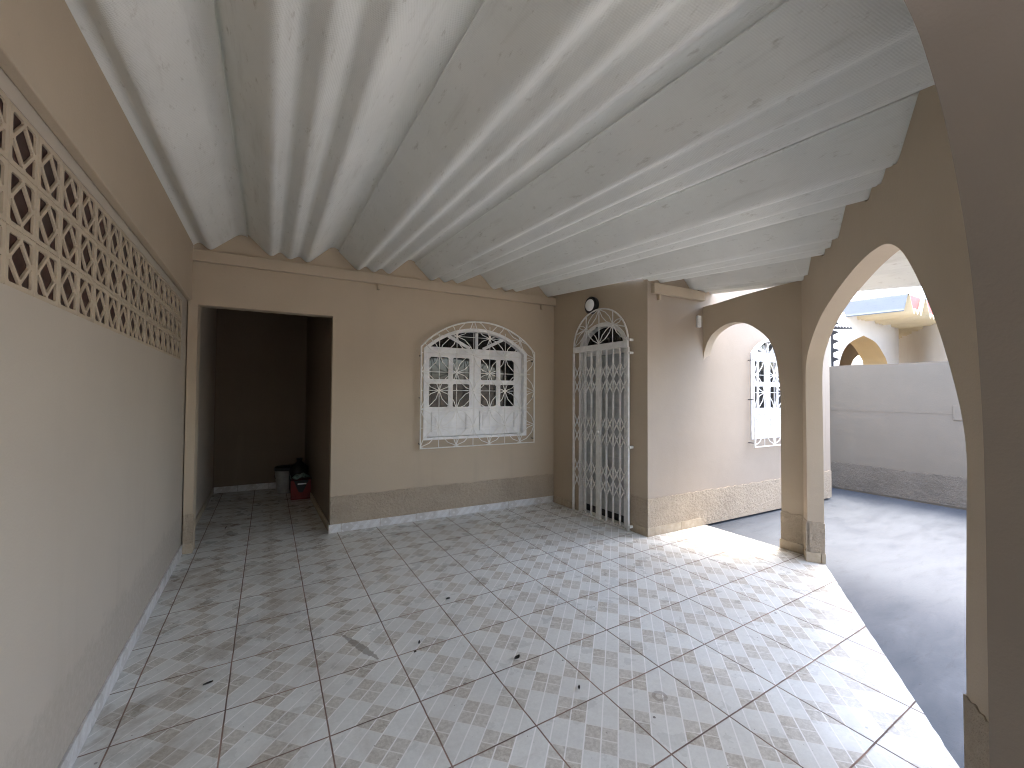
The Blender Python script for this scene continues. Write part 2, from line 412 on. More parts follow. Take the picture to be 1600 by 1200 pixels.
# gate wall with the doorway
DO = win_loop(.60, 1.50, .0, 2.30, 2.62)
def dop(n=20): return [(.60, 0), (1.50, 0)] + [(1.05 + .45*math.cos(math.pi*i/n), 2.26 + .36*math.sin(math.pi*i/n)) for i in range(n + 1)]
DL = dop()
wall_poly([[(0, 0), (.60, 0)] + DL[2:][::-1] + [(1.50, 0), (LD, 0), (LD, 3.46), (0, 3.46)]], FD)
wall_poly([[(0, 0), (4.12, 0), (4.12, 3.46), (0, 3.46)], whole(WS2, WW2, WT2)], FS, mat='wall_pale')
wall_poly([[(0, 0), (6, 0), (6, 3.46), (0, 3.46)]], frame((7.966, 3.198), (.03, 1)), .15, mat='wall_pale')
bm = bmesh.new(); box(bm, (3.42, 3.46, 3.47), (7.95, 9.4, 3.6)); box(bm, (-.9, 5.25, 3.472), (3.415, 9.4, 3.6)); link('roof_slab', bm, M['ground'], house)
# rough cast bands, skirting
def band(W, s0, s1, z1, parent, mat='dado', out=.010, n=None, amp=.008):
    bm = bmesh.new(); n = n or max(4, int((s1 - s0) / .035)); rnd = random.Random(int(s0*100+z1*1000+W.translation.x*77))
    top = [(s1 - (s1 - s0) * i / n, z1 + rnd.uniform(-amp, amp)) for i in range(n + 1)]
    prism(bm, [[(s0, 0), (s1, 0)] + top], -out, .02)
    return link('rough_band', bm, M[mat], parent, W, 60, .004)
def skirting(W, s0, s1, parent, phase=0., h=.10, mat='skirt', out=.016):
    bm = bmesh.new(); s = s0; first = True
    while s < s1 - .005:
        e = min(s1, (math.floor((s - phase + 1e-4) / .45) + 1) * .45 + phase)
        box(bm, (s + .0028, -out, 0.002), (e - .0028, .0, h + random.uniform(-.002, .002))); s = e
    return link('skirting', bm, M[mat], parent, W, 30, .002)
band(FB, NIR + .002, LB, .43, house)
skirting(FB, NIR - .016, LB - .002, house, .16)
skirting(FB, .0, NIL + .01, house, mat='skirt_b'); band(FB, .002, NIL + .004, .40, house, out=.006, n=4)
band(FD, 1.56, LD + .008, .43, house, n=10)
skirting(FD, .02, .53, house, mat='skirt_b'); skirting(FD, 1.56, LD + .017, house, mat='skirt_b')
band(FS, -.008, 4.12, .435, house)
skirting(FS, -.016, .93, house, .1, mat='skirt_b')
skirting(frame((.582, 8.22), (.026, -1)), .05, 2.80, house, mat='skirt_b')
skirting(frame((-.86, 8.32), (1.5, -.06)), .12, 1.5, house)
# beams under the roof sheets, brackets
bm = bmesh.new(); box(bm, (0, -.055, 3.022), (LB - .005, .0, 3.145)); link('beam', bm, M['wall'], house, FB, 40, .008)
bm = bmesh.new(); box(bm, (.055, -.06, 2.865), (.955, .0, 2.985)); link('beam', bm, M['wall'], house, FS, 40, .008)
for W, s, z in ((FB, 1.90, 3.022), (FB, 4.31, 3.022), (FS, .17, 2.865)):
    bm = bmesh.new(); box(bm, (s - .015, -.04, z - .07), (s + .015, .0, z - .002)); link('bracket', bm, M['wall'], house, W, 40, .003)

# ---- windows with bars
def rrect(x0, z0, x1, z1, r=.02, n=3):
    out = []
    for cx, cz, a0 in ((x1-r, z0+r, -90), (x1-r, z1-r, 0), (x0+r, z1-r, 90), (x0+r, z0+r, 180)):
        for i in range(n + 1):
            a = R(a0 + 90*i/n); out.append((cx + r*math.cos(a), cz + r*math.sin(a)))
    return out
def make_window(W, o, w_=1.57, zt_=2.575):
    k_ = w_ / 1.57; e = o + w_
    bm = bmesh.new()
    outer = win_loop(o + .001, e - .001, 1.041, 2.255, zt_ - .001); inner = win_loop(o + .05, e - .055, 1.075, 2.245, zt_ - .045)
    prism(bm, [outer, inner], -.012, .13)
    box(bm, (o + .052, .055, 2.21), (e - .057, .115, 2.29))                        # transom
    c = o + w_ / 2
    for x0, z0, x1, z1 in ((c - .10*k_, 2.295, c - .42*k_, zt_ - .125), (c, 2.295, c, zt_ - .055), (c + .10*k_, 2.295, c + .42*k_, zt_ - .125)):
        d = Vector((x1 - x0, 0, z1 - z0)); d.normalize(); nn = Vector((-d.z, 0, d.x)) * .02
        p = [Vector((x0, 0, z0)) - nn, Vector((x0, 0, z0)) + nn, Vector((x1, 0, z1)) + nn, Vector((x1, 0, z1)) - nn]
        prism(bm, [[(q.x, q.z) for q in p]], .06, .10)
    w = link('window', bm, M['white'], house, W, 40, .003)
    bm = bmesh.new(); prism(bm, [win_loop(o + .051, e - .056, 2.2, 2.25, zt_ - .046)], .085, .092)
    link('fanlight_pane', bm, M['glass'], w, W)
    for k in range(2):
        s0 = o + .055 if k == 0 else o + .055 + .70*k_; s1 = o + .055 + .695*k_ if k == 0 else e - .058
        bm = bmesh.new(); holes = []
        a0, a1, b0, b1 = (.045, .315, .38, .625) if k == 0 else (.10, .345, .41, .64)
        for (p0, p1) in ((a0, a1), (b0, b1)):
            for z0, z1 in ((1.475, 1.79), (1.855, 2.155)): holes.append(rrect(s0 + p0*k_, z0, s0 + p1*k_, z1))
        prism(bm, [[(s0, 1.078), (s1, 1.078), (s1, 2.212), (s0, 2.212)]] + holes, .065, .105)
        q = (s0 + .08*k_, 1.14, s1 - .10*k_, 1.41)             # raised panel and its moulding
        prism(bm, [rrect(*q, .004), rrect(q[0]+.022, q[1]+.022, q[2]-.022, q[3]-.022, .004)], .045, .0645)
        prism(bm, [rrect(q[0]+.05, q[1]+.05, q[2]-.05, q[3]-.05, .004)], .053, .0645)
        link('shutter', bm, M['white'], w, W, 40, .003)
        bm = bmesh.new(); prism(bm, [[(s0 + .02, 1.45), (s1 - .02, 1.45), (s1 - .02, 2.19), (s0 + .02, 2.19)]], .083, .089)
        link('pane', bm, M['glass'], w, W)
    bm = bmesh.new(); box(bm, (o - .02, .13, .95), (e + .03, .145, 2.7)); link('dark_room', bm, M['dark_in'], house, W)
    # bars: a frame, a square mesh and leaf-shaped petals between the star points
    x0, x1, z0, z1, zt = o - .055, e + .085, .945, 2.27 if w_ > 1.2 else 2.205, zt_ + .08 if w_ > 1.2 else 2.505
    off = -.085
    poly = win_loop(x0, x1, z0, z1, zt)
    bm = bmesh.new(); tube(bm, [(p[0], off, p[1]) for p in poly], .0115, 6, closed=True)
    g = link('window_grille', bm, M['grille'], house, W, 50)
    bm = bmesh.new(); nx = 7 if w_ > 1.2 else 5; sx = (x1 - x0) / nx; sz = .2445
    cz = lambda j: z0 + .02 + j * sz
    def seg(p, q, r):
        T = [i / 24 for i in range(25)]; ins = [inside((p[0]+(q[0]-p[0])*t, p[1]+(q[1]-p[1])*t), poly) for t in T]; i = 0
        while i < 25:
            if ins[i]:
                j = i
                while j + 1 < 25 and ins[j + 1]: j += 1
                if j > i: tube(bm, [(p[0]+(q[0]-p[0])*T[m], off, p[1]+(q[1]-p[1])*T[m]) for m in (i, j)], r, 4)
                i = j + 1
            else: i += 1
    r = .0060
    for i in range(1, nx): seg((x0 + i*sx, z0), (x0 + i*sx, z0 + 1.8), .0046)
    for j in range(1, 8): seg((x0, cz(j)), (x1, cz(j)), .0046)
    for i in range(0, nx):
        for j in range(-1, 8):
            a, b = ((x0 + i*sx, cz(j)), (x0 + (i+1)*sx, cz(j+1))) if (i + j) % 2 == 0 else ((x0 + (i+1)*sx, cz(j)), (x0 + i*sx, cz(j+1)))
            d = Vector((b[0]-a[0], b[1]-a[1])); nn = Vector((-d.y, d.x)).normalized() * .05
            for sg in (1, -1):
                m1 = Vector(a) + d*.32 + nn*sg; m2 = Vector(a) + d*.68 + nn*sg
                seg(a, tuple(m1), r); seg(tuple(m1), tuple(m2), r); seg(tuple(m2), b, r)
    for i in range(1, nx):
        for j in range(0, 8):
            if (i + j) % 2 == 0 and inside((x0+i*sx, cz(j)), poly):
                bmesh.ops.create_uvsphere(bm, u_segments=8, v_segments=5, radius=.011, matrix=Matrix.Translation((x0+i*sx, off-.004, cz(j))))
    link('star_bars', bm, M['grille'], g, W, 50)
    for s, z in ((x0, 1.0), (x0, 2.15), (x1, 1.0), (x1, 2.15), (x0, 1.6), (x1, 1.6)):
        bm = bmesh.new(); tube(bm, [(s, off, z), (s, .005, z)], .007, 6); link('wall_pin', bm, M['iron'], g, W, 50)
make_window(FB, WS)
make_window(FS, WS2, WW2, WT2)

# ---- door and folding gate
bm = bmesh.new()
ring_o = DL; ring_i = [(.655, 0.03), (1.445, 0.03)] + [(1.05 + .395*math.cos(math.pi*i/20), 2.26 + .305*math.sin(math.pi*i/20)) for i in range(21)]
prism(bm, [[(x, z) if z > 0 else (x, .002) for x, z in ring_o], ring_i], -.006, .12)
box(bm, (.657, .05, 2.20), (1.443, .11, 2.285))
door = link('door', bm, M['gate'], house, FD, 40, .003)
bm = bmesh.new(); prism(bm, [[(.656, 2.25), (1.444, 2.25)] + [(1.05 + .393*math.cos(math.pi*i/20), 2.26 + .303*math.sin(math.pi*i/20)) for i in range(21)]], .085, .09)
link('fanlight_pane', bm, M['glass'], door, FD)
for k in range(2):
    s0 = .66 + k * .391
    bm = bmesh.new(); box(bm, (s0, .07, .12), (s0 + .388, .105, 2.195))
    for q in range(9): box(bm, (s0 + .05, .062, .22 + q*.215), (s0 + .338, .0695, .22 + q*.215 + .195))
    link('door_leaf', bm, M['door'], door, FD, 40, .006)
bm = bmesh.new(); box(bm, (.66, .072, .031), (1.44, .10, .118)); link('threshold', bm, M['iron'], door, FD)
bm = bmesh.new(); tube(bm, [(.93, .07, 1.32), (.93, .03, 1.32), (.93, .03, 1.20), (.93, .07, 1.20)], .009, 8); box(bm, (.905, .062, 1.14), (.955, .0695, 1.38)); link('door_handle', bm, M['black'], door, FD, 40)

GO = -.055; g0, g1 = .545, 1.56; gc = (g0 + g1) / 2
bm = bmesh.new()
box(bm, (g0, GO - .018, 2.245), (g1, GO + .018, 2.325))
box(bm, (g0 - .012, GO - .015, .012), (g0 + .012, GO + .015, 2.243)); box(bm, (g1 - .014, GO - .015, .012), (g1 + .014, GO + .015, 2.243))
box(bm, (g0, GO - .014, .006), (g1, GO + .014, .026))
gate = link('security_gate', bm, M['gate'], house, FD, 40, .003)
bm = bmesh.new()
ell = lambda a: (gc + (g1 - g0)/2*math.cos(a), 2.325 + .47*math.sin(a))
tube(bm, [(ell(math.pi*i/26)[0], GO, ell(math.pi*i/26)[1]) for i in range(27)], .011, 6)
def L2(*p, r=.0075): tube(bm, [(a, GO, b) for a, b in p], r, 5)
def petal(a, b, w=.035, k=(.35, .65)):
    a, b = Vector(a), Vector(b); d = b - a; nn = Vector((-d.y, d.x)).normalized() * w
    for sg in (1, -1): L2(tuple(a), tuple(a + d*k[0] + nn*sg), tuple(a + d*k[1] + nn*sg), tuple(b), r=.0065)
bt = (gc, 2.33); tp = (gc, 2.79)
L2(bt, tp)
for sg in (-1, 1):
    st = (gc + sg*.25, 2.56)
    L2((st[0], 2.33), st); L2(st, (st[0], ell(math.acos(sg*.25/.5075))[1]))
    petal(bt, st); petal(st, tp, .04)
    e = ell(math.pi/2 - sg*R(53)); petal(st, e, .022)
    e2 = ell(math.pi/2 - sg*R(68)); L2(st, e2)
    cr = (gc + sg*.495, 2.335); petal(st, cr, .035)
link('fan_grille', bm, M['gate'], gate, FD, 50)
for k in range(2):
    a = g0 + .012 if k == 0 else gc + .024; b = gc - .024 if k == 0 else g1 - .014
    bm = bmesh.new(); ps = [a + (b - a) * i / 4 for i in range(5)]
    for i, s in enumerate(ps):
        w = .02 if (k == 0 and i == 4) or (k == 1 and i == 0) else .0085
        if (k == 0 and i == 0) or (k == 1 and i == 4): continue
        box(bm, (s - w, GO - .011, .03), (s + w, GO + .011, 2.243))
    for zc in (1.95, 1.755, 1.27, 1.075, .65, .45):
        for i in range(4):
            zc2 = zc - .0
            tube(bm, [(ps[i], GO + .006, zc2 + .10), (ps[i+1], GO + .006, zc2 - .10)], .0085, 4)
            tube(bm, [(ps[i], GO - .006, zc2 - .10), (ps[i+1], GO - .006, zc2 + .10)], .0085, 4)
    link('gate_leaf', bm, M['gate'], gate, FD, 40)
bm = bmesh.new(); lathe(bm, [(.0, -.02), (.018, -.02), (.022, -.008), (.022, .0)], 12, 'y'); link('lock', bm, M['lampglass'], gate, FD @ Matrix.Translation((gc, GO - .012, 1.16)))
for z in (2.33, 2.17, 1.02, .06):
    bm = bmesh.new(); box(bm, (g1 + .0145, GO - .012, z - .015), (g1 + .04, -.001, z + .015)); link('hinge', bm, M['grille'], gate, FD, 40, .003)

# ------------------------------------------------------------------ boundary wall with breeze blocks
lw = empty('boundary_wall', (-.73, 3.4, 0), 'long beige wall with three rows of pierced breeze blocks over dark red brick', 'wall')
FL = frame((-.716, 0), (-.0046, 1))
NB, BW, BH, BZ, BE = 18, .1985, .198, 2.0, 5.12
b0 = BE - NB * BW
tb = lambda y: -.011 * (y - 2)                             # rows sag slightly towards the house
topz = [(s, roofz(-.70, s) + .02) for s in (8.4, 6, 5.3, 4, 2, .15, -6.9)]
bm = bmesh.new()
prism(bm, [[(-6.9, 0), (8.4, 0)] + topz, [(b0, BZ + tb(b0)), (BE, BZ + tb(BE)), (BE, BZ + 3*BH + tb(BE)), (b0, BZ + 3*BH + tb(b0))]], 0, .14)  # stretch in front of the porch is unseen, lengthened to block side light
link('wall', bm, M['wall_left'], lw, FL, 50)
bm = bmesh.new()
prism(bm, [[(-6.9, 2.72), (.15, 2.655+.02), (5.355, 2.625 - .02)] + [(s, roofz(-.70, s) + .015) for s in (5.355, 4, 2, .15, -6.9)]], -.045, -.001)
link('beam', bm, M['wall'], lw, FL, 50, .006)
for row in range(3):
    for c in range(NB):
        bm = bmesh.new(); a = .0135; x1, z1 = BW/2, BH/2
        hx, hz = x1 - .021, z1 - .019
        t = .0088
        # four corner holes and a central diamond hole
        d_ = .059; holes = [[(-d_, -.004), (-d_, .004), (-.004, d_), (.004, d_), (d_, .004), (d_, -.004), (.004, -d_), (-.004, -d_)]]
        for sx in (-1, 1):
            for sz in (-1, 1):
                h = [(sx*hx, sz*hz), (sx*.016, sz*hz), (sx*hx, sz*.019)]
                # trimmed corner cell
                h = [(sx*hx, sz*(hz-.008)), (sx*(hx-.008), sz*hz), (sx*.012, sz*hz), (sx*.008, sz*(hz-.006)), (sx*(hx-.006), sz*.008), (sx*hx, sz*.012)]
                holes.append(h if sx*sz > 0 else h[::-1])
        prism(bm, [[(-x1 + .0008, -z1 + .0008), (x1 - .0008, -z1 + .0008), (x1 - .0008, z1 - .0008), (-x1 + .0008, z1 - .0008)]] + holes, .002, .011)
        s = b0 + (c + .5) * BW
        link('breeze_block', bm, M['wall'], lw, FL @ Matrix.Translation((s, 0, BZ + (row + .5) * BH + tb(s))) , 40, .0015)
skirting(FL, .2, 5.38, lw, .12, out=.012)
skirting(FL, 5.55, 8.25, lw, .12, mat='skirt_b', out=.012)
bm = bmesh.new(); prism(bm, [[(b0 + .002, BZ + tb(b0) + .002), (BE - .002, BZ + tb(BE) + .002), (BE - .002, BZ + 3*BH + tb(BE) - .002), (b0 + .002, BZ + 3*BH + tb(b0) - .002)]], .0115, .13)
link('brick_infill', bm, M['brick'], lw, FL)

# ------------------------------------------------------------------ porch roof sheets
roof = empty('porch_roof', (2.0, 2.3, 3.0), 'pale grey roof of large corrugated fibre cement sheets over the porch', 'roof')
def roof_sheet(u0, u1, peak, ya, yb, lift, parent, mat, zf, name='roof_sheet', seg=1, th=.007):
    us = sorted(set([u0, u1] + [b[0] + PER*k for k in (-1, 0, 1) for b in BOT if u0 < b[0] + PER*k < u1]))
    # round the folds
    fine = []
    for a, b in zip(us, us[1:]):
        fine.append(a)
        if b - a > .06: fine += [a + (b-a)*t for t in (.08, .5, .92)]
    fine.append(us[-1])
    bm = bmesh.new(); rows = []
    for i in range(seg + 1):
        y = ya + (yb - ya) * i / seg
        rows.append([[bm.verts.new((peak + u, y, zf(peak + u, y, u) + d)) for u in fine] for d in (0, th)])
    for i in range(seg):
        for d in (0, 1):
            for k in range(len(fine) - 1): bm.faces.new((rows[i][d][k], rows[i][d][k+1], rows[i+1][d][k+1], rows[i+1][d][k]))
        for k in (0, len(fine) - 1): bm.faces.new((rows[i][0][k], rows[i][1][k], rows[i+1][1][k], rows[i+1][0][k]))
    for i in (0, seg):
        for k in range(len(fine) - 1): bm.faces.new((rows[i][0][k], rows[i][0][k+1], rows[i][1][k+1], rows[i][1][k]))
    return link(name, bm, mat, parent, None, 42)
def zsheet(k):
    def zf(x, y, u): return roofz(x, y) + (.036 * (1 - (u + .15) / 1.07) if u < .5 and k == 0 else 0) + (.026 * min(1, max(0, (u - .5) / .4)) * (1 if u < .94 else max(.1, 1 - (u - .94) / .11)) if k > -1 else 0)
    return zf
for k in range(-1, 7):
    pk = PK0 + k * PER; u0, u1 = .05, PER + .15
    if k == -1: u0, u1 = -.70 - pk + .002, PER + .05
    if k == 0: u0 = -.15
    y1 = FB.translation.y - .042 * (pk + .46 + .73) + .05
    S = lambda a, ya, yb: roof_sheet(u0, a, pk, ya, yb, 0, roof, M['sheet'], zsheet(k))
    if k < 3: S(u1, y1, -6.9)  # run past the camera is unseen, added to shade the front left
    elif k < 4: S(u1, y1, -.9)
    elif k == 4: S(.385, y1, 3.43); S(u1, 3.429, -.9)                # over the side wall
    elif k == 5: S(.668, 3.42, 2.1); S(u1, 2.099, .2)
    elif k == 6: S(.42, 2.1, .2)

# ------------------------------------------------------------------ arch walls
def roof_top(W, s0, s1, n, d=-.008):
    out = []
    for i in range(n + 1):
        s = s1 + (s0 - s1) * i / n; p = W @ Vector((s, .07, 0)); out.append((s, roofz(p.x, p.y) + d))
    return out
FA = frame((4.84, 3.345), (.012, -1))                         # small arch, s runs towards the camera
sa = empty('small_arch_wall', (4.84, 2.7, 0), 'beige wall with the smaller arch between house corner and column', 'arch wall')
pts = [(.004, 1.80), (.006, 1.95), (.02, 2.20), (.11, 2.405), (.28, 2.52), (.445, 2.54), (.60, 2.487), (.745, 2.372), (.82, 2.275), (.875, 2.13), (.91, 1.93), (.932, 1.65), (.932, 1.2)]
crv = smooth_curve(pts, 5)
bm = bmesh.new()
prism(bm, [[(-.02, 1.80), (.004, 1.80)] + crv[1:] + [(.932, -.03), (1.255, -.03), (1.255, 2.90)] + [(1.1, 2.885), (.8, 2.872), (.5, 2.85), (.2, 2.815), (-.02, 2.80)]], 0, .14)
link('wall', bm, M['wall'], sa, FA, 40, .005)
band(FA, .926, 1.257, .40, sa, out=.006, n=10)
skirting(FA, .916, 1.262, sa, .25, mat='skirt_b')

FP = frame((P1A.x, P1A.y), (P1D.x, P1D.y))
ba = empty('large_arch_wall', (3.5, 1.3, 0), 'beige diagonal wall pierced by the large tall arch onto the yard', 'arch wall')
pts = [(-.0, 1.3), (-.012, 1.78), (.05, 2.02), (.28, 2.19), (.65, 2.345), (1.06, 2.434), (1.45, 2.49), (1.77, 2.515), (2.0, 2.512), (2.197, 2.483), (2.364, 2.40), (2.508, 2.262), (2.662, 2.065), (2.768, 1.90), (2.862, 1.712), (2.918, 1.566), (2.94, 1.425), (2.932, 1.234), (2.911, .75)]
crv = smooth_curve(pts, 5)
bm = bmesh.new()
prism(bm, [[(-.18, -.03), (0, -.03)] + crv + [(2.90, -.03), (3.065, -.03)] + roof_top(FP, -.18, 3.065, 160)], 0, .14)
link('wall', bm, M['wall'], ba, FP, 40, .005)
band(FP, 2.896, 3.064, .55, ba, out=.006, n=14, amp=.007)
# jamb of the column towards the opening
FJ = FP @ frame((.0, .0), (0, 1))
band(FJ, -.012, .145, .40, ba, out=.006, n=6); skirting(FJ, -.016, .15, ba, .11, mat='skirt_b')
band(FP, -.17, .006, .40, ba, out=.006, n=6); skirting(FP, -.06, .016, ba, .2, mat='skirt_b')
FN = frame((-.70, .205), (1, 0))
na = empty('front_arch_wall', (2.4, .3, 0), 'pillar and arch at the very front right of the porch, its shade put into the colour', 'arch wall')
pts = [(2.905, 0), (2.915, .8), (2.922, 1.25), (2.905, 1.617), (2.822, 2.044), (2.694, 2.33), (2.543, 2.551), (2.403, 2.675), (2.277, 2.75), (2.05, 2.80), (1.6, 2.83), (1.1, 2.81), (.7, 2.7), (.4, 2.5), (.22, 2.2), (.12, 1.8), (.10, 1.2), (.10, 0)]
crv = smooth_curve(pts, 5)
k_ = .400 / .42; crv = [((s - .70) * k_ + .70, 1.6643 + (z - 1.6643) * k_ if 0 < z else 0) for s, z in crv]
bm = bmesh.new()
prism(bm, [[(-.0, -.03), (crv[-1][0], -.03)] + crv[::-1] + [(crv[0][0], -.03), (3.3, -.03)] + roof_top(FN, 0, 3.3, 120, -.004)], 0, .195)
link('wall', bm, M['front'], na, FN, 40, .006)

# ------------------------------------------------------------------ yard wall, side gate
yw = empty('yard_wall', (8.95, 1.5, 0), 'grey rendered yard wall with rough lower band opposite the large arch', 'wall')
FY = frame((8.95, 3.72), (0, -1))
bm = bmesh.new(); top = [(9 - i*.3, 2.2 + random.uniform(-.006, .006)) for i in range(31)]
prism(bm, [[(0, -.05), (9, -.05)] + top], 0, .15); link('wall', bm, M['yard_wall'], yw, FY, 50, .006)
band(FY, 0, 9, .45, yw, 'yard_dado', out=.014, amp=.014)
bm = bmesh.new(); box(bm, (1.72, -.012, 1.30), (2.4, -.0005, 1.52)); link('plaster_patch', bm, M['yard_wall'], yw, FY, 40, .008)
bm = bmesh.new(); box(bm, (.1, -.004, 1.392), (6, -.0004, 1.404)); link('plaster_seam', bm, M['yard_wall'], yw, FY, 40)
sg = empty('side_gate', (8.4, 3.66, 0), 'tall pale metal gate with black lock between house corner and yard wall', 'gate')
bm = bmesh.new(); box(bm, (8.0, 3.64, -.02), (8.93, 3.67, 2.66))
for k in range(8): box(bm, (8.02 + k*.115, 3.632, .02), (8.05 + k*.115, 3.639, 2.62))
link('gate_panel', bm, M['pipe'], sg)
bm = bmesh.new(); box(bm, (8.86, 3.60, -.02), (8.94, 3.63, 2.68)); link('gate_post', bm, M['pipe'], sg)
bm = bmesh.new(); box(bm, (8.86, 3.585, 2.34), (8.92, 3.60, 2.46)); box(bm, (8.88, 3.57, 2.38), (8.90, 3.585, 2.42)); link('lock', bm, M['black'], sg, None, 40, .004)
sp = empty('spike_guard', (8.98, 3.5, 2.2), 'dark iron guard of triangular spikes standing above the grey yard wall', 'spike guard')
bm = bmesh.new(); box(bm, (8.955, 3.54, 2.19), (8.985, 3.57, 3.18)); link('post', bm, M['iron'], sp)
def spike(bm, p, d, up, L=.10, w=.045, t=.008):
    d = Vector(d); up = Vector(up); s = d.cross(up).normalized() * t; p = Vector(p)
    A = [bm.verts.new(p + up*w + s*k) for k in (-1, 1)]; B = [bm.verts.new(p - up*w + s*k) for k in (-1, 1)]; C = [bm.verts.new(p + d*L + s*k) for k in (-1, 1)]
    for f in ((A[0], B[0], C[0]), (A[1], B[1], C[1]), (A[0], A[1], C[1], C[0]), (B[0], B[1], C[1], C[0]), (A[0], A[1], B[1], B[0])): bm.faces.new(f)
for k in range(6):
    bm = bmesh.new(); spike(bm, (8.97, 3.54, 2.33 + k*.165), (0, -1, 0), (0, 0, 1)); link('spike', bm, M['iron'], sp)
bm = bmesh.new(); prism(bm, [[(-.1, 2.90), (.36, 2.855), (.36, 2.87), (-.1, 2.96)]], -.012, .0)
link('arm', bm, M['iron'], sp, frame((8.945, 3.60), (0, -1)))
for k in range(9):
    bm = bmesh.new(); spike(bm, (8.95, 3.62 - k*.045, 2.935 - k*.0095), (0, 0, 1), (0, 1, 0), .05 - .002*k, .02); link('spike', bm, M['iron'], sp)

fw_ = empty('added_front_wall', (3, -7, 0), 'added beige wall with a metal gate, unseen behind the viewer, limiting the skylight', 'wall')  # unseen wall and gate, added to cut low sky light
FF = frame((9.1, -7), (-1, 0))
bm = bmesh.new(); prism(bm, [[(0, 0), (5.2, 0), (5.2, 2.2), (8.6, 2.2), (8.6, 0), (10, 0), (10, 2.3), (0, 2.3)]], 0, .15); link('wall', bm, M['wall'], fw_, FF, 50, .006)
bm = bmesh.new(); box(bm, (5.205, .05, -.02), (8.595, .08, 2.195)); 
for k in range(24): box(bm, (5.25 + k*.14, .035, 0), (5.30 + k*.14, .0495, 2.19))
link('added_gate', bm, M['iron'], fw_, FF)
# ------------------------------------------------------------------ neighbour's house
nb = empty('neighbour_house', (11.4, 3.85, 0), 'white neighbouring porch with arches and cream corrugated roof beyond the yard wall', 'house')
FN1 = frame((9.1, 3.85), (1, 0))
def nbz(x, y): return 3.30 + prof(x - 9.72) * 1.75 - .03 * (3.85 - y)
pts = [(.86, 1.9), (.90, 2.26), (1.11, 2.589), (1.475, 2.80), (2.05, 2.965), (2.11, 2.977), (2.2, 2.96), (2.72, 2.871), (3.12, 2.65), (3.37, 2.42), (3.45, 1.9)]
bm = bmesh.new(); prism(bm, [[(0, 0), (.86, 0)] + smooth_curve(pts, 4) + [(3.45, 0), (4.09, 0)] + [(4.09 - i*.04, nbz(9.1 + 4.09 - i*.04, 3.9) - .01) for i in range(103)]], 0, .45)
nw = link('wall', bm, [M['nb_wall'], M['nb_cream']], nb, FN1, 40, .01)
for p in nw.data.polygons:
    if abs(p.normal.y) < .5 and .5 < p.center.x < 3.8: p.material_index = 1
bm = bmesh.new(); pts = [(.9, 1.9), (1.0, 2.52), (1.38, 2.81), (1.94, 2.972), (2.48, 2.925), (2.98, 2.656), (3.1, 1.9)]
prism(bm, [[(-4.2, 0), (.9, 0)] + smooth_curve(pts, 4) + [(3.1, 0), (4.4, 0), (4.4, 3.4), (-4.2, 3.4)]], 0, .3)
link('wall', bm, M['nb_brown'], nb, frame((13.77, 5.4), (1, 0)), 40, .01)
bm = bmesh.new(); prism(bm, [[(0, 0), (26, 0), (26, 3.4), (0, 3.4)]], 0, .2); link('wall', bm, M['yard_wall'], nb, frame((9.5, 9.2), (1, 0)), 40)
bm = bmesh.new(); prism(bm, [[(0, 0), (6.5, 0), (6.5, 3.3), (4.2, 3.3), (4.2, 3.62), (0, 3.62)]], 0, .2)
link('wall', bm, M['nb_wall'], nb, frame((16.6, 5.0), (-3.7, -1.84)), 40)
for k in range(8):
    pk = 9.72 + k*PER
    roof_sheet((.643 if k == 0 else -.05), PER + .03, pk, 9.3, 2.95 , 0, nb, M['nb_grey'] if k == 0 else M['nb_sheet'], lambda x, y, u: nbz(x, y), th=.02)
    if k:
        bm = bmesh.new()
        top = .195 * 1.75
        loop = [(.02, top)] + [(u, z + .012) for u, z in BOT if .03 < u < .895] + [(PER - .02, top)]
        comb = [(.05, top + .06), (.05, .27)]
        for q in range(12):
            a = .08 + q*.064; comb += [(a, max(prof(a)*1.75 + .022, .17 - (0 if q % 2 else .06))), (a + .03, max(prof(a + .03)*1.75 + .022, .10))]
        comb += [(.875, .27), (.875, top + .06)]
        prism(bm, [comb], 0, .03)
        W = frame((pk, 3.02), (1, 0)); W.translation.z = 3.275
        link('eave_comb', bm, M['redcomb'], nb, W, 40)
# distant tower
tw = empty('apartment_tower', (64, 10, 0), 'distant pale apartment tower with blue glass bands, seen through the large arch', 'tower')
bm = bmesh.new(); box(bm, (61, 2, 0), (72, 15.6, 12.9)); link('tower_body', bm, M['tower'], tw)
for k in range(5):
    bm = bmesh.new(); box(bm, (60.9, 2.5, 2.2 + k*2.3), (60.99, 15.2, 3.4 + k*2.3)); link('window_band', bm, M['tglass'], tw)
    bm = bmesh.new(); box(bm, (60.2, 4, 1.2 + k*2.3), (60.89, 14.6, 1.32 + k*2.3)); link('balcony', bm, M['tower'], tw)

# ------------------------------------------------------------------ small things
# bulkhead lamp above the gate
WL = FD @ Matrix.Translation((.885, 0, 2.878)) @ Matrix.Rotation(0, 4, 'Y')
lamp = empty('wall_lamp', WL.translation, 'round black bulkhead lamp with clear glass above the gate arch', 'lamp')
bm = bmesh.new(); lathe(bm, [(.0, .0), (.112, .0), (.118, -.02), (.118, -.055), (.10, -.068), (.092, -.062), (.0, -.062)], 32, 'y'); link('housing', bm, M['black'], lamp, WL, 30)
bm = bmesh.new(); lathe(bm, [(.082, -.0625), (.080, -.074), (.066, -.090), (.042, -.100), (.012, -.104)], 28, 'y'); link('lamp_glass', bm, M['lampglass'], lamp, WL, 60)
